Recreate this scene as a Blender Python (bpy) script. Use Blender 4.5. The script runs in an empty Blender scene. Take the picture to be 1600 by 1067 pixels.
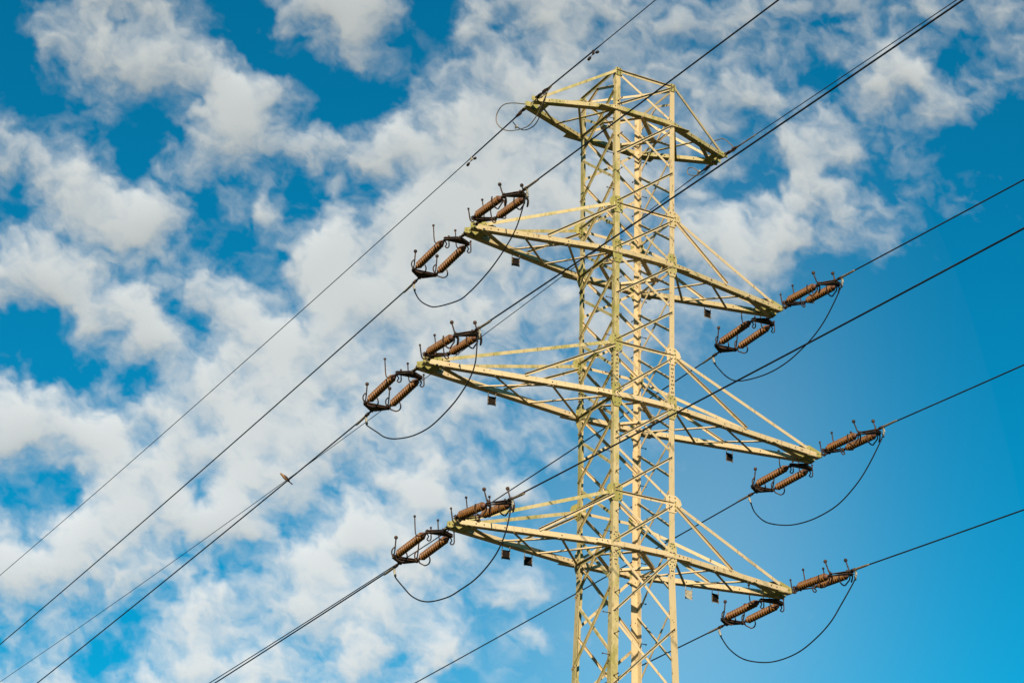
import bpy, math, random
import numpy as np
from mathutils import Vector, Matrix

# ------------------------------------------------------------------ camera, sky, sun, exposure
scn = bpy.context.scene
C = scn.collection
ZT = 33.69                                    # height of the tower top above the ground

def vec(*a): return Vector(a)

YAW, PITCH, ROLL, FOC = 0.48883, 0.42828, 0.02636, 3804.50180
CAM = vec(-28.06104, -46.76311, -31.98925 + ZT)
cyw, syw = math.cos(YAW), math.sin(YAW)
cpt, spt = math.cos(PITCH), math.sin(PITCH)
F_ = vec(syw*cpt, cyw*cpt, spt)
R0 = vec(cyw, -syw, 0)
U0 = R0.cross(F_)
R_ = R0*math.cos(ROLL) + U0*math.sin(ROLL)
U_ = -R0*math.sin(ROLL) + U0*math.cos(ROLL)
cam = bpy.data.cameras.new('camera')
cam.sensor_width = 36.0
cam.lens = FOC/1600*36.0
cam.clip_start = 0.1
cam.clip_end = 40000
co = bpy.data.objects.new('camera', cam)
C.objects.link(co)
co.matrix_world = Matrix(((R_.x, U_.x, -F_.x, CAM.x), (R_.y, U_.y, -F_.y, CAM.y), (R_.z, U_.z, -F_.z, CAM.z), (0, 0, 0, 1)))
scn.camera = co

SUN_EL, SUN_AZ = math.radians(24), math.radians(212)      # azimuth clockwise from +Y
sd = vec(math.sin(SUN_AZ)*math.cos(SUN_EL), math.cos(SUN_AZ)*math.cos(SUN_EL), math.sin(SUN_EL))
sun = bpy.data.lights.new('sun', 'SUN')
sun.energy = 5.0
sun.angle = math.radians(0.5)
sun.color = (1.0, 0.87, 0.73)
so = bpy.data.objects.new('sun', sun)
C.objects.link(so)
so.rotation_euler = sd.to_track_quat('Z', 'Y').to_euler()
so.location = (-40, -80, 60)

w = bpy.data.worlds.new('World')
scn.world = w
w.use_nodes = True
nt = w.node_tree
bg = nt.nodes['Background']
sky = nt.nodes.new('ShaderNodeTexSky')
sky.sky_type = 'NISHITA'
sky.sun_disc = False
sky.sun_elevation = SUN_EL
sky.sun_rotation = SUN_AZ
sky.air_density = 1.0
sky.dust_density = 0.0
sky.ozone_density = 3.0
tint = nt.nodes.new('ShaderNodeMix')
tint.data_type = 'RGBA'; tint.blend_type = 'MULTIPLY'
tint.inputs[0].default_value = 1.0
tint.inputs[7].default_value = (0.012, 0.73, 0.705, 1)
gm = nt.nodes.new('ShaderNodeGamma'); gm.inputs['Gamma'].default_value = 1.25      # deep clear-air blue overhead
cap = nt.nodes.new('ShaderNodeVectorMath'); cap.operation = 'MINIMUM'      # keeps the glow round the sun from flooding the shade
cap.inputs[1].default_value = (3.0, 4.0, 6.2)
nt.links.new(sky.outputs[0], cap.inputs[0]); nt.links.new(cap.outputs[0], gm.inputs[0])
nt.links.new(gm.outputs[0], tint.inputs[6])
nt.links.new(tint.outputs[2], bg.inputs['Color'])
bg.inputs['Strength'].default_value = 0.071
scn.view_settings.view_transform = 'Standard'
scn.view_settings.look = 'None'
scn.view_settings.exposure = 0.5
scn.view_settings.gamma = 1.0
scn.cycles.transparent_max_bounces = 12

# ------------------------------------------------------------------ helpers
class MB:
    """collects shapes and links them as ONE mesh object"""
    def __init__(s): s.v = []; s.f = []; s.m = []; s.s = []
    def add(s, vs, fs, mi=0, smooth=False):
        o = len(s.v)
        s.v += [tuple(p) for p in vs]
        for f in fs:
            s.f.append([i+o for i in f]); s.m.append(mi); s.s.append(smooth)
    def prism(s, poly, off, mi=0):
        n = len(poly); off = Vector(off)
        vs = [Vector(p) for p in poly] + [Vector(p)+off for p in poly]
        fs = [list(range(n-1, -1, -1)), list(range(n, 2*n))] + [[i, (i+1) % n, n+(i+1) % n, n+i] for i in range(n)]
        s.add(vs, fs, mi)
    def box(s, c, ax, ay, az, mi=0):
        c, ax, ay, az = Vector(c), Vector(ax)/2, Vector(ay)/2, Vector(az)/2
        s.prism([c-ax-ay-az, c+ax-ay-az, c+ax+ay-az, c-ax+ay-az], az*2, mi)
    def angle(s, p, q, a, b, wa, wb=None, t=0.009, mi=0):
        """L section from p to q: one flange along a, the other along b, heel on the line"""
        p, q = Vector(p), Vector(q); d = (q-p).normalized()
        a = Vector(a); a = (a-d*a.dot(d)).normalized()
        b = Vector(b); b = b-d*b.dot(d); b = (b-a*b.dot(a)).normalized()
        wb = wb or wa
        pr = [(0, 0), (wa, 0), (wa, t), (t, t), (t, wb), (0, wb)]
        s.prism([p+a*x+b*y for x, y in pr], q-p, mi)
    def tube(s, path, r, mi=0, n=8, cap=True):
        path = [Vector(p) for p in path]
        if not hasattr(r, '__len__'): r = [r]*len(path)
        T = []
        for i in range(len(path)):
            t = path[min(i+1, len(path)-1)]-path[max(i-1, 0)]
            T.append(t.normalized())
        u = T[0].orthogonal().normalized(); vs = []
        for i, p in enumerate(path):
            u = (u-T[i]*u.dot(T[i])).normalized(); v = T[i].cross(u)
            for k in range(n):
                an = 2*math.pi*k/n
                vs.append(p+(u*math.cos(an)+v*math.sin(an))*r[i])
        fs = [[i*n+k, i*n+(k+1) % n, (i+1)*n+(k+1) % n, (i+1)*n+k] for i in range(len(path)-1) for k in range(n)]
        if cap: fs += [list(range(n-1, -1, -1)), list(range((len(path)-1)*n, len(path)*n))]
        s.add(vs, fs, mi, True)
    def lathe(s, p, d, prof, mi=0, n=20):
        """prof: (distance along d, radius)"""
        p, d = Vector(p), Vector(d).normalized(); u = d.orthogonal().normalized(); v = d.cross(u)
        vs = [p+d*x+(u*math.cos(2*math.pi*k/n)+v*math.sin(2*math.pi*k/n))*r for x, r in prof for k in range(n)]
        fs = [[i*n+k, i*n+(k+1) % n, (i+1)*n+(k+1) % n, (i+1)*n+k] for i in range(len(prof)-1) for k in range(n)]
        fs += [list(range(n-1, -1, -1)), list(range((len(prof)-1)*n, len(prof)*n))]
        s.add(vs, fs, mi, True)
    def ball(s, c, r, mi=0):
        s.lathe(Vector(c)-vec(0, 0, r), (0, 0, 1), [(r*(1-math.cos(math.pi*k/8)), max(r*math.sin(math.pi*k/8), 1e-4)) for k in range(9)], mi, 12)
    def bolt(s, c, n_, r=0.017, h=0.014, mi=1):
        s.lathe(c, n_, [(0, r), (h, r), (h+0.004, r*0.7)], mi, 6)
        for k in range(1, 16): s.s[-k] = False if k < 16 and len(s.s) >= k else s.s[-k]
    def build(s, name, mats, parent=None):
        me = bpy.data.meshes.new(name)
        me.from_pydata(s.v, [], s.f)
        mats = mats if isinstance(mats, (list, tuple)) else [mats]
        for m in mats: me.materials.append(m)
        me.polygons.foreach_set('material_index', [min(i, len(mats)-1) for i in s.m])
        me.polygons.foreach_set('use_smooth', s.s)
        me.update()
        o = bpy.data.objects.new(name, me); C.objects.link(o)
        if parent: o.parent = parent
        return o

def tag(o, label=None, cat=None, group=None, kind=None):
    if label: o['label'] = label
    if cat: o['category'] = cat
    if group: o['group'] = group
    if kind: o['kind'] = kind
    return o

def empty(name, loc=(0, 0, 0)):
    o = bpy.data.objects.new(name, None); C.objects.link(o); o.location = loc
    o.empty_display_size = 0.3
    return o

def copy_tree(o, parent=None):
    c = o.copy(); C.objects.link(c)
    if parent: c.parent = parent
    for ch in o.children: copy_tree(ch, c)
    return c

def spline(pts, k=8):
    P = [Vector(p) for p in pts]; P = [P[0]*2-P[1]]+P+[P[-1]*2-P[-2]]; out = []
    for i in range(1, len(P)-2):
        for j in range(k):
            t = j/k; a, b, c, d = P[i-1], P[i], P[i+1], P[i+2]
            out.append(0.5*((2*b)+(c-a)*t+(2*a-5*b+4*c-d)*t*t+(3*b-a-3*c+d)*t*t*t))
    out.append(P[-2]); return out

# ------------------------------------------------------------------ materials
def mat(name, rough=0.6, metal=0.0, spec=0.5):
    m = bpy.data.materials.new(name); m.use_nodes = True
    b = m.node_tree.nodes['Principled BSDF']
    b.inputs['Roughness'].default_value = rough
    b.inputs['Metallic'].default_value = metal
    b.inputs['Specular IOR Level'].default_value = spec
    return m, m.node_tree, b

def noise_fac(nt, scale, lo, hi, detail=6, rough=0.6, stretch=(1, 1, 1), seed=0):
    g = nt.nodes.new('ShaderNodeNewGeometry')
    mp = nt.nodes.new('ShaderNodeMapping'); mp.inputs['Scale'].default_value = stretch; mp.inputs['Location'].default_value = (seed, seed*1.7, seed*0.6)
    n = nt.nodes.new('ShaderNodeTexNoise'); n.inputs['Scale'].default_value = scale; n.inputs['Detail'].default_value = detail; n.inputs['Roughness'].default_value = rough
    r = nt.nodes.new('ShaderNodeMapRange'); r.inputs['From Min'].default_value = lo; r.inputs['From Max'].default_value = hi
    nt.links.new(g.outputs['Position'], mp.inputs['Vector']); nt.links.new(mp.outputs[0], n.inputs['Vector']); nt.links.new(n.outputs['Fac'], r.inputs['Value'])
    return r.outputs[0]

def mixc(nt, fac, a, b):
    m = nt.nodes.new('ShaderNodeMix'); m.data_type = 'RGBA'
    for sock, val in ((0, fac), (6, a), (7, b)):
        if hasattr(val, 'is_output'): nt.links.new(val, m.inputs[sock])
        elif sock == 0: m.inputs[0].default_value = val
        else: m.inputs[sock].default_value = (*val, 1)
    return m.outputs[2]

def paint(name, olive_lo, olive_hi, base=(0.58, 0.445, 0.235), seed=0):
    m, nt, b = mat(name, 0.62, 0, 0.3)
    c = mixc(nt, noise_fac(nt, 0.9, 0.35, 0.7, 3, 0.5, seed=seed), base, tuple(x*y for x, y in zip(base, (0.92, 0.91, 0.88))))
    oi = nt.nodes.new('ShaderNodeObjectInfo')                     # every member has its own age and grime
    c = mixc(nt, oi.outputs['Random'], c, mixc(nt, 0.30, c, (0.30, 0.22, 0.10)))
    fac = noise_fac(nt, 3.2, olive_lo, olive_hi, 8, 0.7, (1, 1, 0.5), seed+4)
    ad = nt.nodes.new('ShaderNodeMath'); ad.operation = 'MULTIPLY_ADD'; ad.use_clamp = True
    ad.inputs[1].default_value = 0.30; nt.links.new(oi.outputs['Random'], ad.inputs[0]); nt.links.new(fac, ad.inputs[2])
    sb = nt.nodes.new('ShaderNodeMath'); sb.operation = 'SUBTRACT'; sb.use_clamp = True; sb.inputs[1].default_value = 0.12
    nt.links.new(ad.outputs[0], sb.inputs[0])
    c = mixc(nt, sb.outputs[0], c, (0.25, 0.225, 0.05))
    c = mixc(nt, noise_fac(nt, 14, 0.57, 0.70, 5, 0.7, (1, 1, 0.3), seed+9), c, (0.15, 0.09, 0.04))
    nt.links.new(c, b.inputs['Base Color'])
    bp = nt.nodes.new('ShaderNodeBump'); bp.inputs['Strength'].default_value = 0.25; bp.inputs['Distance'].default_value = 0.004
    nt.links.new(noise_fac(nt, 30, 0.2, 0.8, seed=seed), bp.inputs['Height']); nt.links.new(bp.outputs[0], b.inputs['Normal'])
    return m

PAINT = paint('weathered_cream_paint', 0.60, 0.74)
PAINT_MOSS = paint('algae_stained_paint', 0.46, 0.64, (0.50, 0.40, 0.185), 3)
PLATE = paint('algae_covered_plate', 0.36, 0.60, (0.41, 0.36, 0.13), 7)

def simple(name, a, b_, scale, rough=0.6, metal=0.0, lo=0.4, hi=0.65, spec=0.5):
    m, nt, b = mat(name, rough, metal, spec)
    nt.links.new(mixc(nt, noise_fac(nt, scale, lo, hi), a, b_), b.inputs['Base Color'])
    return m
BOLT = simple('bolt_head', (0.035, 0.025, 0.018), (0.10, 0.07, 0.04), 30)
IRON = simple('rusty_dark_iron', (0.018, 0.013, 0.010), (0.085, 0.042, 0.018), 9, 0.7, spec=0.25)
GLAZE = simple('brown_glazed_porcelain', (0.165, 0.070, 0.010), (0.105, 0.040, 0.007), 12, 0.45, spec=0.25)
CAP = simple('porcelain_end_cap', (0.16, 0.065, 0.03), (0.09, 0.04, 0.025), 12, 0.6)
WIRE = simple('dark_stranded_cable', (0.010, 0.010, 0.011), (0.024, 0.021, 0.019), 3, 0.6, 0.0, spec=0.25)
COPPER = simple('pale_brown_cable', (0.22, 0.15, 0.07), (0.12, 0.09, 0.05), 20, 0.5)
ALU = simple('weathered_light_metal', (0.42, 0.38, 0.26), (0.26, 0.22, 0.14), 20, 0.5)
SIGNM = simple('shaded_plate_dark', (0.005, 0.004, 0.003), (0.016, 0.011, 0.006), 8, 0.8, spec=0.1)  # near-black base colour stands in for shade on the plates' unlit faces
FEATHER = simple('tan_feather', (0.32, 0.175, 0.07), (0.20, 0.10, 0.04), 22, 0.8)
FEATHER_DK = simple('dark_tail_feather', (0.05, 0.035, 0.025), (0.09, 0.055, 0.035), 30, 0.8)
BEAK = simple('beak_horn', (0.05, 0.045, 0.04), (0.09, 0.08, 0.05), 30, 0.5)
CONCRETE = simple('footing_concrete', (0.30, 0.29, 0.27), (0.22, 0.21, 0.19), 6, 0.9)

# ------------------------------------------------------------------ ground
m, nt, b = mat('meadow_grass', 0.95, 0, 0.2)
c = mixc(nt, noise_fac(nt, 0.02, 0.35, 0.65), (0.040, 0.050, 0.018), (0.060, 0.055, 0.028))
c = mixc(nt, noise_fac(nt, 2.0, 0.4, 0.7), c, (0.03, 0.036, 0.014))
nt.links.new(c, b.inputs['Base Color'])
g = MB(); S_ = 12000
g.add([(-S_, -S_, 0), (S_, -S_, 0), (S_, S_, 0), (-S_, S_, 0)], [[0, 1, 2, 3]])
tag(g.build('ground', m), 'grassy meadow around the foot of the tower', kind='structure')

# ------------------------------------------------------------------ clouds: one relief sheet of cloud far behind the tower, lit by the sun
ROWS="""25677531488851567766555554656645
07778742045632655765455465476335
02556688410026678775555663278354
41340389721255887777666556666651
65320367676788887777664378635100
57761654345568888777656368524200
14889525637389998876655675764430
57688522488698887755588887552000
88853576289887777666546642100000
58887578579888777666555421000000
11569858988778776665553100000000
41254787888778766654431000000000
77556868887776756653320000000000
88985879887777656543210000000000
45888778877677655432210000000000
32688868765678665311000000000000
66887798637987654200000000000000
89877654587677643100000000000000
66665778588877676331000000000000
55544577777787533220000000000000
55535777656767626220000000000000
66666777766765522110000000000000""".split()
for r in ROWS: assert len(r)==32,(r,len(r))
G=np.array([[int(c) for c in r] for r in ROWS],float)/9
def cubic(g,u,v):
    # catmull-rom-ish (b-spline mix) sample of grid g at float col u,row v
    H,W=g.shape
    def w(t):
        t2=t*t;t3=t2*t
        cr=np.stack([-.5*t3+t2-.5*t,1.5*t3-2.5*t2+1,-1.5*t3+2*t2+.5*t,.5*t3-.5*t2])
        bs=np.stack([(1-t)**3/6,(3*t3-6*t2+4)/6,(-3*t3+3*t2+3*t+1)/6,t3/6])
        return .85*cr+.15*bs
    iu=np.floor(u).astype(int);iv=np.floor(v).astype(int)
    wu=w(u-iu);wv=w(v-iv);o=0
    for a in range(4):
        for b in range(4):
            o=o+wv[a]*wu[b]*g[np.clip(iv+a-1,0,H-1),np.clip(iu+b-1,0,W-1)]
    return o
def vnoise(x,y,seed,N=256):
    g=np.random.RandomState(seed).rand(N,N)*2-1
    ix=np.floor(x).astype(int);iy=np.floor(y).astype(int)
    fx=x-ix;fy=y-iy;fx=fx*fx*fx*(fx*(fx*6-15)+10);fy=fy*fy*fy*(fy*(fy*6-15)+10)
    q=lambda a,b:g[(iy+b)%N,(ix+a)%N]
    return (q(0,0)*(1-fx)+q(1,0)*fx)*(1-fy)+(q(0,1)*(1-fx)+q(1,1)*fx)*fy
def fbm(x,y,seed,octs=6,gain=.55):
    s=0;a=1;t=0
    for o in range(octs):
        c,sn=np.cos(.7*o),np.sin(.7*o)
        s=s+a*vnoise(c*x-sn*y+17.3*o,sn*x+c*y+9.1*o,seed+o);t+=a;a*=gain;x=x*2.03;y=y*2.03
    return s/t*1.6
def density(X,Y):
    # wisps run from upper left to lower right
    wx=22*fbm(X/70,Y/70,3,5)+5*fbm(X/22,Y/22,31,4,.5); wy=22*fbm(X/70,Y/70,13,5)+5*fbm(X/22,Y/22,41,4,.5)
    XX=X+wx;YY=Y+wy
    c=cubic(G,(XX-25)/50,(YY-25)/50)
    veil=.20*np.exp(-((X-1020)/300)**2-((Y-1000)/360)**2)+.07*np.exp(-((X-1150)/200)**2-((Y-600)/300)**2)
    out=np.maximum(np.maximum(-X,X-1600),np.maximum(-Y,Y-1067))
    k=np.clip(out/150,0,1)
    c=np.clip(c,0,1)**1.7
    c=c*(1-k)+k*np.clip(.45+.7*fbm(X/260,Y/200,77,3),0,.9)*np.where(X>1100,np.clip((650-Y)/400,0,1),1)
    a,b=(X*.85+Y*.5)/58,(-X*.5+Y*.85)/36
    n=fbm(a+wx/70,b+wy/50,5,6,.52)
    n2=fbm(X/26+wx/36,Y/22+wy/36,63,5,.52)
    ridge=1-2*np.abs(fbm(X/44+wx/24,Y/44+wy/24,55,5,.5))
    edge=np.clip(4*c*(1-c),0,1)
    d=c+(.24*n+.16*n2+.02*(ridge-.45))*(edge*.78+.32)
    d=np.clip((d-.09)/.80,0,1)
    d=d*d*(3-2*d)*.5+d*.5
    return np.clip(d*.91+veil*(1-d),0,1)

def build_clouds():
    step = 2.2
    xs = np.arange(-400, 2000.1, step); ys = np.arange(-320, 1380.1, step)
    X, Y = np.meshgrid(xs, ys)
    d = density(X, Y)
    R3, U3, F3 = (np.array(v) for v in (R_, U_, F_))
    D = F3[None, None]+R3*((X-800)/FOC)[..., None]-U3*((Y-533.5)/FOC)[..., None]
    D /= np.linalg.norm(D, axis=2, keepdims=True)
    def soft(a, r):
        for ax in (0, 1):
            for _ in range(2):
                c_ = np.cumsum(np.pad(a, [(r+1, r) if i == ax else (0, 0) for i in (0, 1)], mode='edge'), axis=ax)
                n_ = c_.shape[ax]
                a = (np.take(c_, range(2*r+1, n_), ax)-np.take(c_, range(0, n_-2*r-1), ax))/(2*r+1)
        return a
    rad = 5200-17*soft(d, 12)-3*soft(d, 3)
    P = np.array(CAM)+D*rad[..., None]
    H, W = X.shape
    me = bpy.data.meshes.new('clouds')
    idx = np.arange(H*W).reshape(H, W)
    q = np.stack([idx[:-1, :-1], idx[1:, :-1], idx[1:, 1:], idx[:-1, 1:]], -1)
    keep = (np.maximum.reduce([d[:-1, :-1], d[1:, :-1], d[1:, 1:], d[:-1, 1:]]) > 0.004)
    q = q[keep].reshape(-1, 4)
    me.vertices.add(H*W); me.vertices.foreach_set('co', P.reshape(-1))
    me.loops.add(q.size); me.loops.foreach_set('vertex_index', q.reshape(-1))
    me.polygons.add(len(q)); me.polygons.foreach_set('loop_start', np.arange(0, q.size, 4)); me.polygons.foreach_set('loop_total', np.full(len(q), 4))
    me.polygons.foreach_set('use_smooth', np.ones(len(q), bool))
    me.update(calc_edges=True); me.validate()
    at = me.attributes.new('vapour_cover', 'FLOAT', 'POINT'); at.data.foreach_set('value', d.reshape(-1).astype(np.float32))
    m = bpy.data.materials.new('cloud_vapour'); m.use_nodes = True; nt = m.node_tree
    nt.nodes.remove(nt.nodes['Principled BSDF']); out = nt.nodes['Material Output']
    a = nt.nodes.new('ShaderNodeAttribute'); a.attribute_name = 'vapour_cover'
    df = nt.nodes.new('ShaderNodeBsdfDiffuse'); df.inputs['Color'].default_value = CLOUD_COL
    tr = nt.nodes.new('ShaderNodeBsdfTransparent'); mx = nt.nodes.new('ShaderNodeMixShader')
    nt.links.new(a.outputs['Fac'], mx.inputs[0]); nt.links.new(tr.outputs[0], mx.inputs[1]); nt.links.new(df.outputs[0], mx.inputs[2])
    nt.links.new(mx.outputs[0], out.inputs['Surface'])
    me.materials.append(m)
    o = bpy.data.objects.new('clouds', me); C.objects.link(o)
    tag(o, 'broken white fleecy clouds drifting across the blue sky', 'clouds', kind='stuff')
CLOUD_COL = (0.465, 0.50, 0.54, 1)
build_clouds()

# ------------------------------------------------------------------ the lattice tower
zl = [ZT+z for z in (0.0, -1.101, -3.838, -5.100, -7.589, -8.919, -11.421, -12.696)]
TIP = [2.836, 4.505, 5.582, 4.594]            # crossarm reach on the right
TIPL = [2.80, 4.41, 5.53, 4.58]               # and on the left
def hw(z):
    if z >= zl[7]: return 0.80+(0.838-0.80)*(z-zl[7])/(zl[0]-zl[7])
    return 0.80+0.0235*(zl[7]-z)
PX, PY, PZ = vec(1, 0, 0), vec(0, 1, 0), vec(0, 0, 1)
tower = empty('lattice_tower', (0, 0, 0))
tag(tower, 'tall cream painted steel lattice transmission tower with four pairs of crossarms', 'transmission tower')
def mid(a, b): return (zl[a]+zl[b])/2
def frac(a, b, t): return zl[a]+(zl[b]-zl[a])*t

rnd = random.Random(4)
corner = {'A': (-1, 1), 'B': (-1, -1), 'C': (1, -1), 'D': (1, 1)}
HE = 0.035                                    # heel of the leg angle stands this far outside the work line
legs = {}
for k, (sx, sy) in corner.items():
    mb = MB()
    zz = [0.25, zl[7]-0.5, zl[5]-0.6, zl[0]+0.03]; ww = [0.19, 0.165, 0.15, 0.135]
    for i in range(3):
        z0, z1 = zz[i], zz[i+1]
        p = vec(sx*(hw(z0)+HE), sy*(hw(z0)+HE), z0); q = vec(sx*(hw(z1)+HE), sy*(hw(z1)+HE), z1)
        if i: p = p+(q-p).normalized()*0.004
        mb.angle(p, q, (-sx, 0, 0), (0, -sy, 0), ww[i+1] if i else ww[0]-0.01, t=0.014)
    # splice covers with rows of bolts
    for zc, h in ((mid(4, 5)+0.02, 0.95), (zl[7]-0.12, 0.9)):
        x, y = sx*(hw(zc)+HE), sy*(hw(zc)+HE); wd = 0.13
        mb.box((x-sx*wd/2, y+sy*0.006, zc), (wd, 0, 0), (0, 0.010, 0), (0, 0, h))
        mb.box((x+sx*0.006, y-sy*wd/2, zc), (0.010, 0, 0), (0, wd, 0), (0, 0, h))
        n = int(h/0.105)
        for j in range(n):
            zb = zc-h/2+0.06+j*(h-0.12)/(n-1)
            for off in ((0.045, 0.09) if j % 2 else (0.07,)):
                mb.bolt((x-sx*off, y+sy*0.011, zb), (0, sy, 0))
                mb.bolt((x+sx*0.011, y-sy*off, zb), (sx, 0, 0))
    o = mb.build('leg', [PAINT_MOSS if k in 'AB' else PAINT, BOLT], tower)
    legs[k] = o
    if k in 'BD':                              # climbing pegs, alternately on the two flanges
        zb = ZT-0.9; j = 0
        while zb > 16.4:
            pb = MB(); e = hw(zb)+HE
            if j % 2: dr = vec(sx, 0, 0); st = vec(sx*e, sy*(e-0.07), zb)
            else: dr = vec(0, sy, 0); st = vec(sx*(e-0.07), sy*e, zb)
            pb.tube([st-dr*0.03, st+dr*0.19], 0.010, n=6)
            pb.lathe(st+dr*0.185, dr, [(0, 0.021), (0.016, 0.021), (0.02, 0.012)], 0, 8)
            pb.lathe(st, dr, [(0, 0.022), (0.018, 0.022), (0.02, 0.012)], 0, 6)
            pb.build('step_bolt', BOLT, o)
            zb -= 0.5; j += 1
    f = MB(); f.lathe((sx*(hw(0)+0.02), sy*(hw(0)+0.02), -0.3), (0, 0, 1), [(0, 0.42), (0.5, 0.36), (0.56, 0.3)], 0, 20)
    f.build('footing', CONCRETE, tower)

# X bracing: the two diagonals of a panel on one face
faces = {'front': ('B', 'C', vec(0, -1, 0)), 'back': ('A', 'D', vec(0, 1, 0)), 'left': ('A', 'B', vec(-1, 0, 0)), 'right': ('D', 'C', vec(1, 0, 0))}
def node(k, z, inset=0.0):
    sx, sy = corner[k]; return vec(sx*hw(z), sy*hw(z), z)
rest = MB(); nb = 0
def diag(face, zt, zb, wd=0.07):
    """zt upper node level, zb lower node level"""
    global nb
    l, r, n = faces[face]
    for typ in (0, 1):
        if typ == 0: p, q = node(l, zb+0.06), node(r, zt-0.05)      # rises to the right, bolted outside
        else: p, q = node(l, zt-0.06), node(r, zb+0.05)             # falls to the right, bolted inside
        d = (q-p).normalized(); u = n.cross(d)
        if u.z < 0: u = -u
        ins = 0.02
        p = p+d*ins; q = q-d*ins
        if typ == 0:
            o = n*(HE+0.002)
            a, b_ = -u, n
            p2, q2 = p+o+u*wd*0.5, q+o+u*wd*0.5
        else:
            o = n*(HE-0.017)
            a, b_ = -u, -n
            p2, q2 = p+o+u*wd*0.5, q+o+u*wd*0.5
        visible = zb > 16.0
        mb = MB() if (visible and nb < 96) else rest
        mb.angle(p2, q2, a, b_, wd*0.92, wd*0.66, 0.008)
        for e in (p+d*0.05, p+d*0.11, q-d*0.05, q-d*0.11):
            mb.bolt(e+(n*(HE+0.011) if typ == 0 else n*(HE-0.016)), n)
        if mb is not rest:
            mb.build('diagonal_brace', [PAINT_MOSS if face == 'left' else PAINT, BOLT], tower); nb += 1
FN = [zl[0], zl[1], mid(1, 2), zl[2], zl[3], mid(3, 4), zl[4], zl[5], mid(5, 6), zl[6], zl[7], zl[7]-1.75]
SN = [mid(0, 1), frac(1, 2, .25), frac(1, 2, .75), mid(2, 3), frac(3, 4, .25), frac(3, 4, .75), mid(4, 5), frac(5, 6, .25), frac(5, 6, .75), mid(6, 7), zl[7]-1.0]
z = FN[-1]
while z > 1.5: z -= 1.75 if z > 15 else 2.1; FN.append(max(z, 0.3))
z = SN[-1]
while z > 1.5: z -= 1.75 if z > 15 else 2.1; SN.append(max(z, 0.3))
for i in range(len(FN)-1):
    for fc in ('front', 'back'): diag(fc, FN[i], FN[i+1])
    if i < len(SN)-1:
        for fc in ('left', 'right'): diag(fc, SN[i], SN[i+1])
o = rest.build('lower_bracing', [PAINT, BOLT], tower); o['kind'] = 'stuff'

# horizontal struts
def strut(face, z, wd=0.08, chordlevel=False):
    l, r, n = faces[face]; p, q = node(l, z), node(r, z)
    mb = MB(); o = n*(HE+0.004)
    mb.angle(p+o+PZ*wd/2, q+o+PZ*wd/2, -PZ, n, wd*0.92, wd*0.62, 0.008)
    mb.build('horizontal_strut', PAINT_MOSS if face == 'left' else PAINT, tower)
for lv in (0, 2, 4, 6):
    for fc in faces: strut(fc, zl[lv]-(0.05 if lv == 0 else 0.0))
for lv in (1, 3, 5, 7):
    for fc in ('left', 'right'): strut(fc, zl[lv]-0.10, 0.09)
# diamond plan bracing at chord levels
for lv in (1, 3, 5, 7):
    z = zl[lv]-0.075; h = hw(z)
    L_, Rr, Fm, Bm = vec(-h, 0, z), vec(h, 0, z), vec(0, -h, z), vec(0, h, z)
    for p, q in ((L_, Fm), (L_, Bm), (Rr, Fm), (Rr, Bm)):
        mb = MB(); mb.angle(p, q, (q-p).cross(PZ), PZ, 0.10, 0.06, 0.008); mb.build('plan_brace', PAINT, tower)
# top plan diagonal and short raker pieces
mb = MB(); h = hw(zl[0]); mb.angle((-h, h, zl[0]-0.09), (h, -h, zl[0]-0.09), (1, 1, 0), (0, 0, -1), 0.06, 0.06); mb.build('plan_brace', PAINT, tower)
for sx in (-1, 1):
    for sy in (-1, 1):
        zz0 = mid(0, 1)
        mb = MB(); mb.angle((sx*h+sx*0.03, 0, zl[0]-0.12), (sx*(h+0.03), sy*(h-0.01), zz0+0.1), (0, 0, -1), (sx, 0, 0), 0.06, 0.05)
        mb.build('raker', PAINT, tower)

# gusset plates on the legs
def gusset(k, z, axis, wd, ht, grow=0, m=PLATE, parent=None):
    sx, sy = corner[k]; e = hw(z)+HE
    mb = MB()
    if axis == 'y':
        y = sy*(e+0.0125); cx = sx*(e-0.07)
        pts = [(-wd/2, -ht*0.32), (-wd*0.3, -ht/2), (wd*0.3, -ht/2), (wd/2, -ht*0.25), (wd/2+grow, ht*0.05), (wd/2+grow*0.6, ht*0.3), (wd*0.3, ht/2), (-wd*0.3, ht/2), (-wd/2, ht*0.32)]
        mb.prism([(cx-sx*a*-1, y, z+b_) for a, b_ in pts], (0, sy*0.010, 0))
        bn = vec(0, sy, 0); f = lambda a, b_: vec(cx+sx*a, y+sy*0.010, z+b_)
    else:
        x = sx*(e+0.0125); cy = sy*(e-0.07)
        pts = [(-wd/2, -ht*0.32), (-wd*0.3, -ht/2), (wd*0.3, -ht/2), (wd/2, -ht*0.32), (wd/2, ht*0.32), (wd*0.3, ht/2), (-wd*0.3, ht/2), (-wd/2, ht*0.32)]
        mb.prism([(x, cy+sy*a, z+b_) for a, b_ in pts], (sx*0.010, 0, 0))
        bn = vec(sx, 0, 0); f = lambda a, b_: vec(x+sx*0.010, cy+sy*a, z+b_)
    for a in (-0.28, 0.28):
        for b_ in (-0.36, -0.12, 0.12, 0.36): mb.bolt(f(a*wd*0.8, b_*ht), bn, 0.015)
    mb.build('gusset_plate', [m, BOLT], parent or tower)
for k in corner:
    for lv in (2, 4, 6):
        gusset(k, zl[lv]+0.0, 'y', 0.30 if lv < 6 else 0.34, 0.44, 0.10, PLATE if k != 'C' else PAINT)
        gusset(k, zl[lv]-0.05, 'x', 0.24, 0.34)
    for lv in (3, 5, 7):
        gusset(k, zl[lv]-0.02, 'y', 0.26, 0.62, 0, PLATE if k in 'ABD' and lv != 7 else PAINT_MOSS)
    gusset(k, zl[0]-0.05, 'y', 0.20, 0.22, 0)

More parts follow.
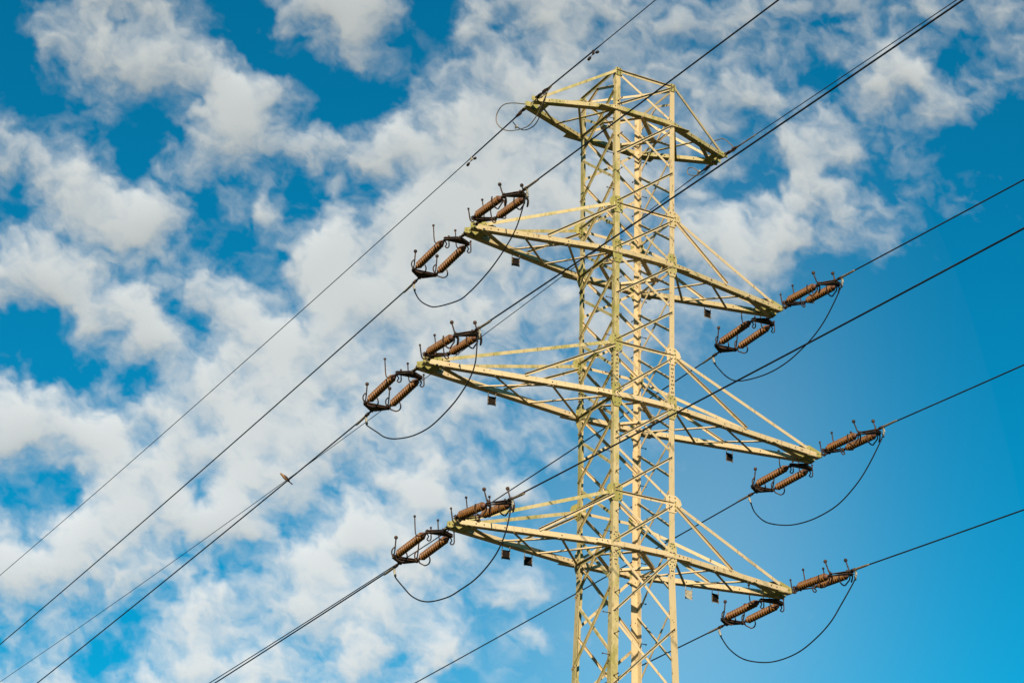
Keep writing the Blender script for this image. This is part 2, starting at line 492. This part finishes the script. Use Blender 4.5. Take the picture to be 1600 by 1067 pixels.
# crossarms
def arm(lv, Ll, Lr):
    z = zl[lv]; h = hw(z); n = lv//2
    up = zl[lv-1]-(0.03 if lv == 1 else 0.0)
    ybase = h+HE+0.024; yt = 0.16
    ms = PAINT_MOSS if lv == 1 else PAINT
    chord = MB()
    wv = 0.11 if lv == 1 else 0.125
    def cp(s, t, sy):                        # point on a chord: t = 0 at the tip, 1 at the leg
        Lx = Ll if s < 0 else Lr
        return vec(s*(Lx+(h-Lx)*t), sy*(yt+(ybase-yt)*t), z)
    for sy in (-1, 1):
        for s in (-1, 1):
            a_ = cp(s, -0.012, sy); b_ = cp(s, 1, sy)+vec(-s*0.003, 0, 0)
            if s > 0: a_, b_ = b_, a_
            yy = 0.0 if sy < 0 else -0.0
            chord.angle(a_+PZ*wv/2, b_+PZ*wv/2, -PZ, PY, wv, 0.004, 0.010)
            chord.angle(a_-PZ*wv/2, b_-PZ*wv/2, PY, PZ, 0.16, 0.010, 0.010)
        yb = sy*ybase
        chord.box((0, yb+0.005, z), (2*h+0.02, 0, 0), (0, 0.010, 0), (0, 0, wv))
        chord.box((0, yb+0.08, z-wv/2+0.005), (2*h+0.02, 0, 0), (0, 0.16, 0), (0, 0, 0.0102))
        for s in (-1, 1):                    # splice plate under the chord by the leg, and bolts
            c = vec(s*(h+0.12), yb, z); Lq = Ll if s < 0 else Lr
            chord.box(c+vec(0, 0.06, -wv/2-0.012), (0.72, 0, 0), (0, 0.16, 0), (0, 0, 0.012))
            for j in range(4): chord.bolt(cp(s, 1-(0.05+j*0.13)/(Lq-h), sy)+vec(0, -0.001, 0.02), (0, -1, 0), 0.014)
            for tt in (0.12, 0.17, 0.30, 0.66): chord.bolt(cp(s, tt, sy)+vec(0, -0.003, 0.0), (0, -1, 0), 0.014)
    root = chord.build('crossarm', [ms, BOLT], tower)
    for s in (-1, 1):
        # tip: packing plates that hold the line fittings
        tp = MB(); Lx = Ll if s < 0 else Lr
        for sy in (-1, 1):
            p = cp(s, 0, sy)+vec(0, -0.014 if sy < 0 else -0.014, 0)
            dx = s*-1
            poly = [p+vec(-dx*0.08, 0, -0.05), p+vec(-dx*0.08, 0, 0.07), p+vec(dx*0.30, 0, 0.20), p+vec(dx*0.62, 0, 0.13), p+vec(dx*0.55, 0, -0.05)] if lv > 1 else \
                   [p+vec(-dx*0.10, 0, -0.05), p+vec(-dx*0.10, 0, 0.07), p+vec(dx*0.22, 0, 0.12), p+vec(dx*0.30, 0, -0.05)]
            tp.prism(poly, (0, 0.010, 0))
            for bx, bz in ((0.05, 0.02), (0.28, 0.09), (0.42, 0.10), (0.35, 0.0), (0.48, 0.0)):
                if lv > 1 or bx < 0.3: tp.bolt(p+vec(dx*bx, -0.001, bz), (0, -1, 0), 0.015)
        tp.box(vec(s*(Lx-0.30), 0.03, z-0.074), (0.18, 0, 0), (0, 2*yt+0.16, 0), (0, 0, 0.012))
        tp.box(vec(s*(Lx-0.06), 0, z+0.01), (0.012, 0, 0), (0, 2*yt, 0), (0, 0, 0.10))
        tp.build('tip_plate', [PLATE, BOLT], root)
        # ties from the leg above to the tip, front and back, with a shorter hanger to mid chord
        for sy in (-1, 1):
            T0 = cp(s, 0.06 if lv == 1 else 0.085, sy)+vec(0, 0, 0.10); T1 = vec(s*(h+HE+0.03), sy*(h+HE+0.03), up)
            mb = MB(); wt = 0.085
            if lv == 1: mb.angle(T0, T1, -PZ, vec(0, 1, 0), 0.075, 0.07, 0.008)
            else: mb.angle(T0+PZ*wt/2, T1+PZ*wt/2, -PZ, vec(0, 1, 0), wt, 0.05, 0.008)
            mb.build('tie_bar', PAINT_MOSS if (s < 0) else PAINT, root)
            if lv > 1:
                mb = MB(); wt = 0.07
                a_, b_ = cp(s, 0.51, sy)+vec(0, 0, 0.05), T1-PZ*0.10
                mb.angle(a_+vec(0, -0.016, 0)+PZ*wt/2, b_+vec(0, -0.014, 0)+PZ*wt/2, -PZ, vec(0, -1, 0), wt, 0.05, 0.008)
                mb.build('hanger_brace', PAINT, root)
        # lattice in the plane between the two chords
        zb = -wv/2-0.012
        def lace(t1, s1, t2, s2, wd=0.06, mm=None):
            p = cp(s, t1, s1)+vec(0, 0.05, zb); q = cp(s, t2, s2)+vec(0, 0.05, zb)
            mb = MB(); sd_ = (q-p).cross(PZ).normalized()
            if sd_.y > 0: sd_ = -sd_
            p = p-PZ*rnd.uniform(0.001, 0.008); q = q-PZ*rnd.uniform(0.001, 0.008)
            mb.angle(p, q, sd_, PZ, wd, 0.05, 0.008)
            mb.build('lattice_brace', mm or ms, root)
        if lv > 1:
            lace(.355, -1, .67, 1); lace(.66, -1, 1.0, 1); lace(.345, 1, .66, -1); lace(.67, 1, 1.0, -1)
            if s < 0: lace(.06, -1, .33, 1, 0.13)
            else: lace(.345, -1, .05, 1, 0.13)
        else:
            lace(.52, 1, 1.0, -1); lace(.53, -1, 1.0, 1)
            if s < 0: lace(.05, -1, .49, 1, 0.05)
            else: lace(.53, -1, .1, 1, 0.10); lace(.98, -1, .57, 1, 0.05)
    return root
for i, lv in enumerate((1, 3, 5, 7)): arm(lv, TIPL[i], TIP[i])

# ------------------------------------------------------------------ blank plates hung under the far side chords
plates = [(-2.89, 3, 1, 'small dark plate hanging under the upper left crossarm'), (-3.43, 5, 1, 'small dark plate hanging under the middle left crossarm'),
          (-2.95, 7, 1, 'dark plate hanging under the lower left crossarm, nearer its tip'), (-2.29, 7, 1, 'dark plate hanging under the lower left crossarm, nearer the tower body'),
          (2.72, 3, 0, 'small dark plate hanging under the upper right crossarm'), (3.32, 5, 0, 'small brownish plate hanging under the middle right crossarm'),
          (2.16, 7, 2, 'cream plate hanging under the lower right crossarm beside the tower body'), (2.84, 7, 0, 'dark framed plate hanging under the lower right crossarm, outer of two')]
for x, lv, kind, lab in plates:
    i = lv//2; z = zl[lv]; h = hw(z); Lp = (TIPL if x < 0 else TIP)[i]; t = (Lp-abs(x))/(Lp-h)
    y = 0.16+(h+HE+0.024-0.16)*t+0.02
    r = empty('hanging_plate', (x, y, z-0.10))
    tag(r, lab, 'plate', 'blank plates hung under the crossarms')
    a = 0.105; mb = MB()
    mb.box((0, 0, -0.20), (2*a, 0, 0), (0, 0.006, 0), (0, 0, 2*a)); mb.build('panel', ALU if kind == 2 else SIGNM, r)
    mb = MB()
    for s in (-1, 1):
        mb.box((s*(a-0.01), -0.008, -0.17), (0.016, 0, 0), (0, 0.008, 0), (0, 0, 0.33))
        for zb in (-0.11, -0.19, -0.28): mb.bolt((s*(a-0.01), -0.012, zb), (0, -1, 0), 0.010, mi=1)
    mb.box((0, -0.013, -0.315), (2*a-0.01, 0, 0), (0, 0.004, 0), (0, 0, 0.014))
    mb.build('hanger_strap', [ALU if kind == 2 else COPPER, BOLT], r)
    r.rotation_euler = (0, 0, math.radians(-8 if x < 0 else 6))

# ------------------------------------------------------------------ insulator strings
def make_string(T, side):
    """local frame: X along the yokes, +Y out along the string, Z up; origin at the crossarm tip"""
    r = empty('insulator_string')
    k = T/2.65
    sp = 0.30                                # half spacing of the two rods
    yk0, yk1, i0, i1, yk2, yk3 = 0.30*k, 0.47*k, 0.60*k, 1.95*k, 2.10*k, 2.34*k
    mb = MB()                                # shackles and link
    mb.tube(spline([(0, -0.02, 0.05), (0.05, 0.02, 0.0), (0.0, 0.07, -0.04), (-0.05, 0.02, 0.0), (0, -0.02, 0.05)], 5), 0.016)
    mb.tube([(0, 0.03, -0.01), (0, yk0+0.03, 0)], 0.024); mb.tube([(0, 0.12, 0), (0, 0.2, 0)], 0.04)
    mb.ball((0, yk0-0.02, 0), 0.042)
    mb.build('shackle', IRON, r)
    def yoke(ya, yb):
        mb = MB()
        pts = [(-0.07, ya, 0), (-sp-0.05, yb-0.03*(1 if yb > ya else -1), 0), (-sp-0.05, yb+0.03*(1 if yb > ya else -1), 0), (sp+0.05, yb+0.03*(1 if yb > ya else -1), 0), (sp+0.05, yb-0.03*(1 if yb > ya else -1), 0), (0.07, ya, 0)]
        for zz in (-0.030, 0.016): mb.prism([Vector(p)+PZ*zz for p in pts], (0, 0, 0.014))
        mb.box((0, (ya+yb)/2, 0), (0.09, 0, 0), (0, abs(yb-ya)*0.8, 0), (0, 0, 0.034))
        for s in (-1, 1): mb.lathe((s*sp, yb, -0.055), (0, 0, 1), [(0, 0.022), (0.11, 0.022)], 0, 8)
        mb.lathe((0, ya, -0.055), (0, 0, 1), [(0, 0.026), (0.11, 0.026)], 0, 8)
        mb.build('yoke_plate', IRON, r)
    yoke(yk0, yk1); yoke(yk3, yk2)
    for s in (-1, 1):
        x = s*sp
        body = MB(); n = 12; y0, y1 = i0+0.10, i1-0.10; pr = []
        pitch = (y1-y0)/n
        for j in range(n):
            yy = j*pitch
            pr += [(yy, 0.042), (yy+pitch*0.34, 0.042), (yy+pitch*0.44, 0.060), (yy+pitch*0.52, 0.090), (yy+pitch*0.60, 0.096), (yy+pitch*0.68, 0.092), (yy+pitch*0.72, 0.070), (yy+pitch*0.76, 0.046)]
        pr.append((n*pitch, 0.048))
        body.lathe((x, y0, 0), (0, 1, 0), pr, 0, 24)
        ins = body.build('insulator_rod', GLAZE, r)
        for ya, sg in ((y0, -1), (y1, 1)):
            cp_ = MB()
            cp_.lathe((x, ya-sg*0.02, 0), (0, sg, 0), [(0, 0.060), (0.03, 0.070), (0.07, 0.062), (0.10, 0.040), (0.12, 0.024)], 0, 16)
            cp_.tube([(x, ya+sg*0.09, 0), (x, (yk1 if sg < 0 else yk2), 0)], 0.020, 1)
            cp_.ball((x, ya+sg*0.155, 0), 0.034, 1)
            cp_.build('end_cap', [CAP, IRON], ins)
        # tower end: arcing horn, a tall rod on one side and a curled pigtail on the other
        yb = i0-0.02
        hm = MB()
        hm.tube(spline([(x, yb, 0.0), (x-0.06, yb+0.03, -0.01), (x-0.12, yb+0.08, -0.05), (x-0.19, yb+0.08, -0.04), (x-0.215, yb+0.08, 0.06), (x-0.225, yb+0.07, 0.22), (x-0.235, yb+0.06, 0.40)], 5), 0.0155, 0, 6)
        hm.ball((x-0.235, yb+0.06, 0.41), 0.032)
        hm.tube(spline([(x, yb, 0.0), (x+0.06, yb+0.02, 0.0), (x+0.10, yb+0.03, -0.05), (x+0.06, yb+0.03, -0.12), (x+0.11, yb+0.03, -0.15), (x+0.16, yb+0.03, -0.10), (x+0.165, yb+0.03, 0.02), (x+0.165, yb+0.03, 0.17)], 5), 0.0155, 0, 6)
        hm.ball((x+0.165, yb+0.03, 0.18), 0.028)
        hm.build('arcing_horn', IRON, r)
        # line end: open ring round the rod plus a rod with a large ball
        rg = MB(); ry = i1-0.12; rr = 0.20
        arc = lambda a0, a1: [(x+rr*math.cos(math.radians(a)), ry+0.04*math.sin(math.radians(a)), rr*math.sin(math.radians(a))-0.03) for a in np.linspace(a0, a1, 15)]
        rg.tube(arc(118, 218)+[(x-0.10, i1+0.02, -0.05), (x, i1+0.07, 0)], 0.017, 0, 6)
        rg.tube(arc(25, -80)+[(x-0.01, i1, -0.12), (x, i1+0.07, -0.02)], 0.017, 0, 6)
        rg.build('arcing_ring', IRON, r)
        hb = MB()
        hb.tube(spline([(x, i1+0.09, 0.0), (x-0.05, i1+0.10, 0.03), (x-0.06, i1+0.03, 0.03), (x-0.075, i1-0.04, 0.12), (x-0.085, i1-0.12, 0.36)], 5), 0.0165, 0, 6)
        hb.ball((x-0.085, i1-0.12, 0.375), 0.046)
        hb.build('arcing_horn', IRON, r)
    # dead end clamp with the lug of the jumper
    mb = MB()
    mb.tube([(0, yk3-0.03, 0), (0, T-0.10, 0)], 0.026); mb.tube([(0, T-0.12, 0), (0, T+0.02, 0)], 0.040)
    mb.build('clamp_link', IRON, r)
    mb = MB()
    mb.tube([(0, T, 0), (0, T+0.06, 0), (0, T+0.50, 0), (0, T+0.58, 0)], [0.030, 0.030, 0.026, 0.018])
    mb.build('dead_end_clamp', COPPER, r)
    mb = MB()
    mb.box((0, T+0.02, -0.07), (0.03, 0, 0), (0, 0.05, 0), (0, 0, 0.14)); mb.tube([(0, T+0.02, -0.10), (0, T-0.05, -0.25)], [0.026, 0.021])
    for zb in (-0.06, -0.12): mb.bolt((0.016, T+0.02, zb), (1, 0, 0), 0.012)
    mb.build('jumper_lug', [ALU, BOLT], r)
    return r

# fitted hang of every line: height below the crossarm tip = c + a*s + b*s^2, s = distance from the tower axis
BB = 0.0003
FARW = {'EL': (-0.0109, -0.019), 'L1': (-0.0306, -0.114), 'L2': (-0.0319, -0.159), 'ER': (0.0001, 0.033), 'L3': (-0.0093, -0.141), 'R1': (-0.017, -0.071), 'R2': (-0.0172, -0.003), 'R3': (-0.0103, -0.035)}
NEARW = {'EL': (-0.0432, 0.015), 'L1': (-0.0558, -0.027), 'L2': (-0.0536, -0.07), 'ER': (-0.0569, 0.0), 'L3': (-0.0609, -0.14), 'R1': (-0.0705, -0.017), 'R2': (-0.0688, 0.028), 'R3': (-0.0763, -0.007)}
def tipof(k):
    s = -1 if 'L' in k else 1
    n = 0 if k[0] == 'E' else int(k[1])
    return s*(TIPL if s < 0 else TIP)[n], zl[2*n+1], s
def linept(k, side, s):
    x, z, _ = tipof(k); a, c = (FARW if side > 0 else NEARW)[k]
    return vec(x, side*s, z+c+a*s+BB*s*s)
NAMES = {'L1': 'upper left', 'L2': 'middle left', 'L3': 'lower left', 'R1': 'upper right', 'R2': 'middle right', 'R3': 'lower right'}
proto = {}
ends = {}
for side in (-1, 1):
    for k in ('L1', 'L2', 'L3', 'R1', 'R2', 'R3'):
        T = 2.53 if side < 0 else (2.86 if k[0] == 'L' else 2.82)
        if T not in proto:
            proto[T] = make_string(T, side); o = proto[T]
        else: o = copy_tree(proto[T])
        x, z, sx = tipof(k)
        o0 = vec(x+sx*0.02, (-0.28 if side < 0 else 0.17), z-0.03)
        e = linept(k, side, T+0.22)
        y = (e-o0).normalized()
        roll = math.radians(13 if side < 0 else 2)
        xx = (vec(math.cos(roll), 0, math.sin(roll))); xx = (xx-y*xx.dot(y)).normalized()
        if side > 0: zz = xx.cross(y)
        else: zz = y.cross(xx); 
        if zz.z < 0: zz = -zz
        M = Matrix((xx, y, zz)).transposed().to_4x4()
        if M.determinant() < 0:               # keep a proper rotation: turn about the string axis
            xx = -xx; M = Matrix((xx, y, zz)).transposed().to_4x4()
        M.translation = o0
        o.matrix_world = M
        tag(o, 'twin brown ribbed insulators %s the %s crossarm tip' % ('strung down to the left from' if side > 0 else 'strung up to the right from', NAMES[k]),
            'insulator', 'double insulator strings at the crossarm tips')
        ends[k, side] = o0+y*T
        ends[k, side, 'y'] = y

# ------------------------------------------------------------------ conductors, earth wires, jumpers
def wire_pts(k, side, s0):
    ss = [s0+v for v in (0, .5, 1, 2, 3, 4, 6, 8, 10, 13, 16, 20, 25, 30, 36, 43, 50, 60, 72, 86, 102, 120, 140)]
    return [linept(k, side, s) for s in ss]
for side in (-1, 1):
    for k in ('L1', 'L2', 'L3', 'R1', 'R2', 'R3'):
        e = ends[k, side]+ends[k, side, 'y']*0.05
        pts = [e]+wire_pts(k, side, abs(e.y)+0.6)
        mb = MB(); mb.tube(pts, 0.0175, n=8)
        o = mb.build('conductor_cable', WIRE)
        tag(o, 'dark conductor cable running %s from the %s insulators' % ('away down to the left' if side > 0 else 'up to the right', NAMES[k]), 'cable', 'power conductors strung to the crossarms')
    for k in ('EL', 'ER'):
        s0 = 0.75
        pts = wire_pts(k, side, s0); mb = MB()
        mb.tube(pts, 0.0115, n=8)
        arm_r = [linept(k, side, s0+v) for v in np.linspace(0, 2.7 if k == 'EL' else 0.9, 8)]
        o = mb.build('earth_wire', WIRE)
        tag(o, 'thin earth wire running %s from the %s end of the top crossarm' % ('down left' if side > 0 else 'up right', 'left' if k == 'EL' else 'right'), 'cable', 'earth wires strung to the top crossarm')
        mb = MB(); mb.tube(arm_r, [0.0185]*7+[0.013], n=8); mb.build('armour_rod', COPPER if k == 'ER' else WIRE, o)
        # tension fitting of the earth wire
        x, z, sx = tipof(k); r = empty('earth_wire_clamp', (x, side*0.16, z))
        tag(r, 'dark clamp at the %s tip of the top crossarm, holding the wire going %s' % ('left' if k == 'EL' else 'right', 'down left' if side > 0 else 'up right'), 'clamp', 'earth wire clamps on the top crossarm')
        e = linept(k, side, s0+0.2)-r.location; d = e.normalized(); n = e.length
        mb = MB(); u = PX
        mb.tube([d*0.02+PX*0.0+PZ*0.05, d*0.07+PZ*0.06, d*0.12+PZ*0.02, d*0.10-PZ*0.04, d*0.03-PZ*0.05, d*0.0-PZ*0.0, d*0.02+PZ*0.05], 0.013, n=6)
        mb.build('shackle', IRON, r)
        mb = MB(); mb.lathe(d*0.10, d, [(0, 0.02), (0.02, 0.038), (0.20, 0.042), (0.24, 0.026), (0.30, 0.026), (0.33, 0.040), (0.50, 0.036), (0.56, 0.022), (n, 0.018)], 0, 10)
        mb.box(d*0.24, PX*0.09, d*0.10, PZ*0.03); mb.box(d*0.45, PX*0.03, d*0.14, PZ*0.11)
        mb.build('clamp_body', IRON, r)

JP = {'L1': [(-2.38, -1.0), (-1.87, -1.31), (-1.24, -1.54), (-0.64, -1.67), (-0.04, -1.74), (0.52, -1.72), (1.69, -1.41), (2.25, -1.13), (2.68, -0.81), (2.96, -0.46)],
'L2': [(-2.69, -1.02), (-2.43, -1.32), (-2.06, -1.51), (-1.62, -1.65), (-0.91, -1.77), (-0.32, -1.79), (0.44, -1.69), (1.29, -1.46), (1.89, -1.21), (2.35, -0.92), (2.68, -0.58)],
'L3': [(-2.57, -0.98), (-2.26, -1.31), (-1.78, -1.54), (-1.17, -1.69), (-0.54, -1.73), (0.17, -1.73), (1.18, -1.55), (1.95, -1.22), (2.55, -0.78), (2.83, -0.4)],
'R1': [(-2.22, -0.97), (-1.71, -1.27), (-1.12, -1.46), (-0.37, -1.59), (0.54, -1.57), (1.69, -1.33), (2.32, -1.0), (2.8, -0.53)],
'R2': [(-2.2, -0.94), (-1.66, -1.28), (-0.9, -1.55), (-0.05, -1.61), (0.73, -1.54), (1.44, -1.37), (2.24, -1.04), (2.73, -0.64), (2.97, -0.31)],
'R3': [(-2.23, -0.91), (-1.79, -1.22), (-1.21, -1.45), (-0.48, -1.61), (0.33, -1.61), (1.07, -1.48), (1.91, -1.18), (2.53, -0.77), (2.92, -0.4)]}
for k, pts in JP.items():
    x, z, sx = tipof(k)
    a, b_ = ends[k, -1], ends[k, 1]
    pts = [p for p in pts if a.y+0.10 < p[0] < b_.y-0.25 and z+p[1] < min(a.z, b_.z)-0.4]
    P = [a+vec(0, 0.01, -0.16), a+vec(0, 0.05, -0.28)]+[vec(x, p[0], z+p[1]) for p in pts]+[b_+vec(0, -0.07, -0.28), b_+vec(0, -0.01, -0.16)]
    mb = MB(); mb.tube(spline(P, 7), 0.0165, n=8)
    tag(mb.build('jumper_cable', WIRE), 'dark slack jumper cable looping below the %s crossarm tip' % NAMES[k], 'cable', 'jumper loops under the crossarm tips')

EJ = [('EL', [(-1.0, -0.06, 0), (-0.52, -0.1, .02), (-0.15, 0.02, .05), (0.25, 0.08, .06), (0.62, 0.27, .06), (1.01, 0.48, .04), (1.40, 0.64, 0), (1.70, 0.68, 0), (1.91, 0.55, 0), (1.86, 0.28, 0), (1.42, -0.12, 0), (0.86, -0.39, .02), (0.28, -0.55, .05), (-0.05, -0.49, .06), (-0.27, -0.38, .06), (-0.53, -0.25, .03), (-0.8, -0.1, .0)], COPPER, 'pale brown bonding cable in a wide loop at the left tip of the top crossarm'),
      ('EL', [(1.0, -0.09, 0), (0.8, -0.33, .03), (0.45, -0.58, .05), (0.01, -0.68, .06), (-0.25, -0.6, .06), (-0.47, -0.40, .04), (-0.75, -0.15, 0)], WIRE, 'short dark cable drooping under the left tip of the top crossarm'),
      ('ER', [(-0.80, -0.08, 0), (-0.67, -0.03, 0), (-0.37, 0.3, 0), (-0.18, 0.48, 0), (0.02, 0.57, 0), (0.41, 0.66, 0), (0.63, 0.53, 0), (0.67, 0.36, 0), (0.55, 0.09, 0)], COPPER, 'pale bonding cable arched over the right tip of the top crossarm'),
      ('ER', [(0.95, 0.02, 0), (1.05, 0.09, 0), (1.36, 0.35, 0), (1.56, 0.42, 0), (1.60, 0.30, 0), (1.42, 0.15, 0), (0.95, -0.05, 0), (0.49, -0.05, .03), (0.18, 0.03, .04)], COPPER, 'small coiled brown cable end below the right tip of the top crossarm')]
for k, pts, m_, lab in EJ:
    x, z, sx = tipof(k)
    mb = MB(); mb.tube(spline([vec(x-sx*o_, y, z+h_) for y, h_, o_ in pts], 6), 0.013, n=6)
    o = mb.build('bonding_cable', m_)
    tag(o, lab, 'cable', 'bonding cables on the top crossarm')
    q = pts[1]; lg = MB(); lg.box(vec(x, q[0], z+q[1]), (0.03, 0, 0), (0, 0.12, 0), (0, 0, 0.05)); lg.bolt((x-0.02, q[0], z+q[1]), (-1, 0, 0), 0.012)
    lg.build('cable_lug', [ALU, BOLT], o)

# vibration dampers on the left earth wire
for side, s, lab, m_ in ((1, 3.25, 'small dumbbell vibration damper clipped on the left earth wire, lower left of the tower', ALU), (-1, 3.05, 'small dark dumbbell damper clipped on the left earth wire above the tower', IRON)):
    p = linept('EL', side, s); d = (linept('EL', side, s+0.5)-p).normalized()
    r = empty('vibration_damper', p); tag(r, lab, 'damper', 'vibration dampers on the earth wire')
    mb = MB(); mb.box((0, 0, -0.035), PX*0.035, d*0.06, PZ*0.12); mb.lathe(-d*0.03, d, [(0, 0.026), (0.06, 0.026)], 0, 10); mb.build('clamp', m_, r)
    mb = MB(); mb.tube([d*-0.20-PZ*0.13, d*-0.1-PZ*0.095, -PZ*0.085, d*0.1-PZ*0.095, d*0.20-PZ*0.13], 0.009, n=6); mb.build('messenger_rod', IRON, r)
    for sg in (-1, 1):
        mb = MB(); mb.lathe(d*sg*0.13-PZ*0.105, d*sg-PZ*0.25, [(0, 0.022), (0.02, 0.034), (0.10, 0.036), (0.12, 0.024)], 0, 10); mb.build('weight', IRON, r)

# ------------------------------------------------------------------ the bird
p = linept('L2', 1, 7.80)
bird = empty('perched_bird', p+PZ*0.018)
bird.rotation_euler = (0, math.radians(20), math.radians(180))
bird.scale = (0.90, 1.0, 0.92)
tag(bird, 'small tan brown bird perched on the cable left of the tower', 'bird')
bm = MB()
prof = [(-0.055, 0.012, -0.02), (-0.045, 0.030, 0.015), (-0.02, 0.048, 0.05), (0.01, 0.056, 0.085), (0.045, 0.052, 0.13), (0.075, 0.042, 0.165), (0.095, 0.031, 0.19), (0.108, 0.029, 0.208), (0.122, 0.030, 0.226), (0.136, 0.024, 0.238), (0.146, 0.010, 0.242)]
bm.tube([(a-0.02, 0, c) for a, r_, c in prof], [r_ for a, r_, c in prof], n=16)
bm.build('body', FEATHER, bird)
for s in (-1, 1):
    wg = MB(); path = [(0.05, s*0.045, 0.165), (0.02, s*0.058, 0.12), (-0.02, s*0.056, 0.07), (-0.07, s*0.035, 0.0), (-0.10, s*0.015, -0.05)]
    wg.tube(path, [0.010, 0.022, 0.024, 0.015, 0.004], n=8); wg.build('wing', FEATHER_DK, bird)
    ey = MB(); ey.ball((0.112, s*0.026, 0.232), 0.006); ey.build('eye', BEAK, bird)
    lg = MB(); lg.tube([(-0.01, s*0.02, 0.045), (0.004, s*0.022, 0.012), (0.0, s*0.022, 0.0)], [0.010, 0.005, 0.004], n=6)
    for dx in (-0.02, 0.015, 0.025): lg.tube([(0, s*0.022, 0.003), (dx, s*(0.022+0.01*(dx > 0.02)), -0.008)], 0.003, n=5)
    lg.build('leg', BEAK, bird)
tl = MB(); tl.prism([(-0.06, -0.016, 0.0), (-0.06, 0.016, 0.0), (-0.165, 0.026, -0.115), (-0.172, 0.0, -0.122), (-0.165, -0.026, -0.115)], (0.010, 0, -0.006)); tl.build('tail', FEATHER_DK, bird)
bk = MB(); bk.tube([(0.118, 0, 0.238), (0.140, 0, 0.238), (0.152, 0, 0.229)], [0.010, 0.006, 0.001], n=8); bk.build('beak', BEAK, bird)
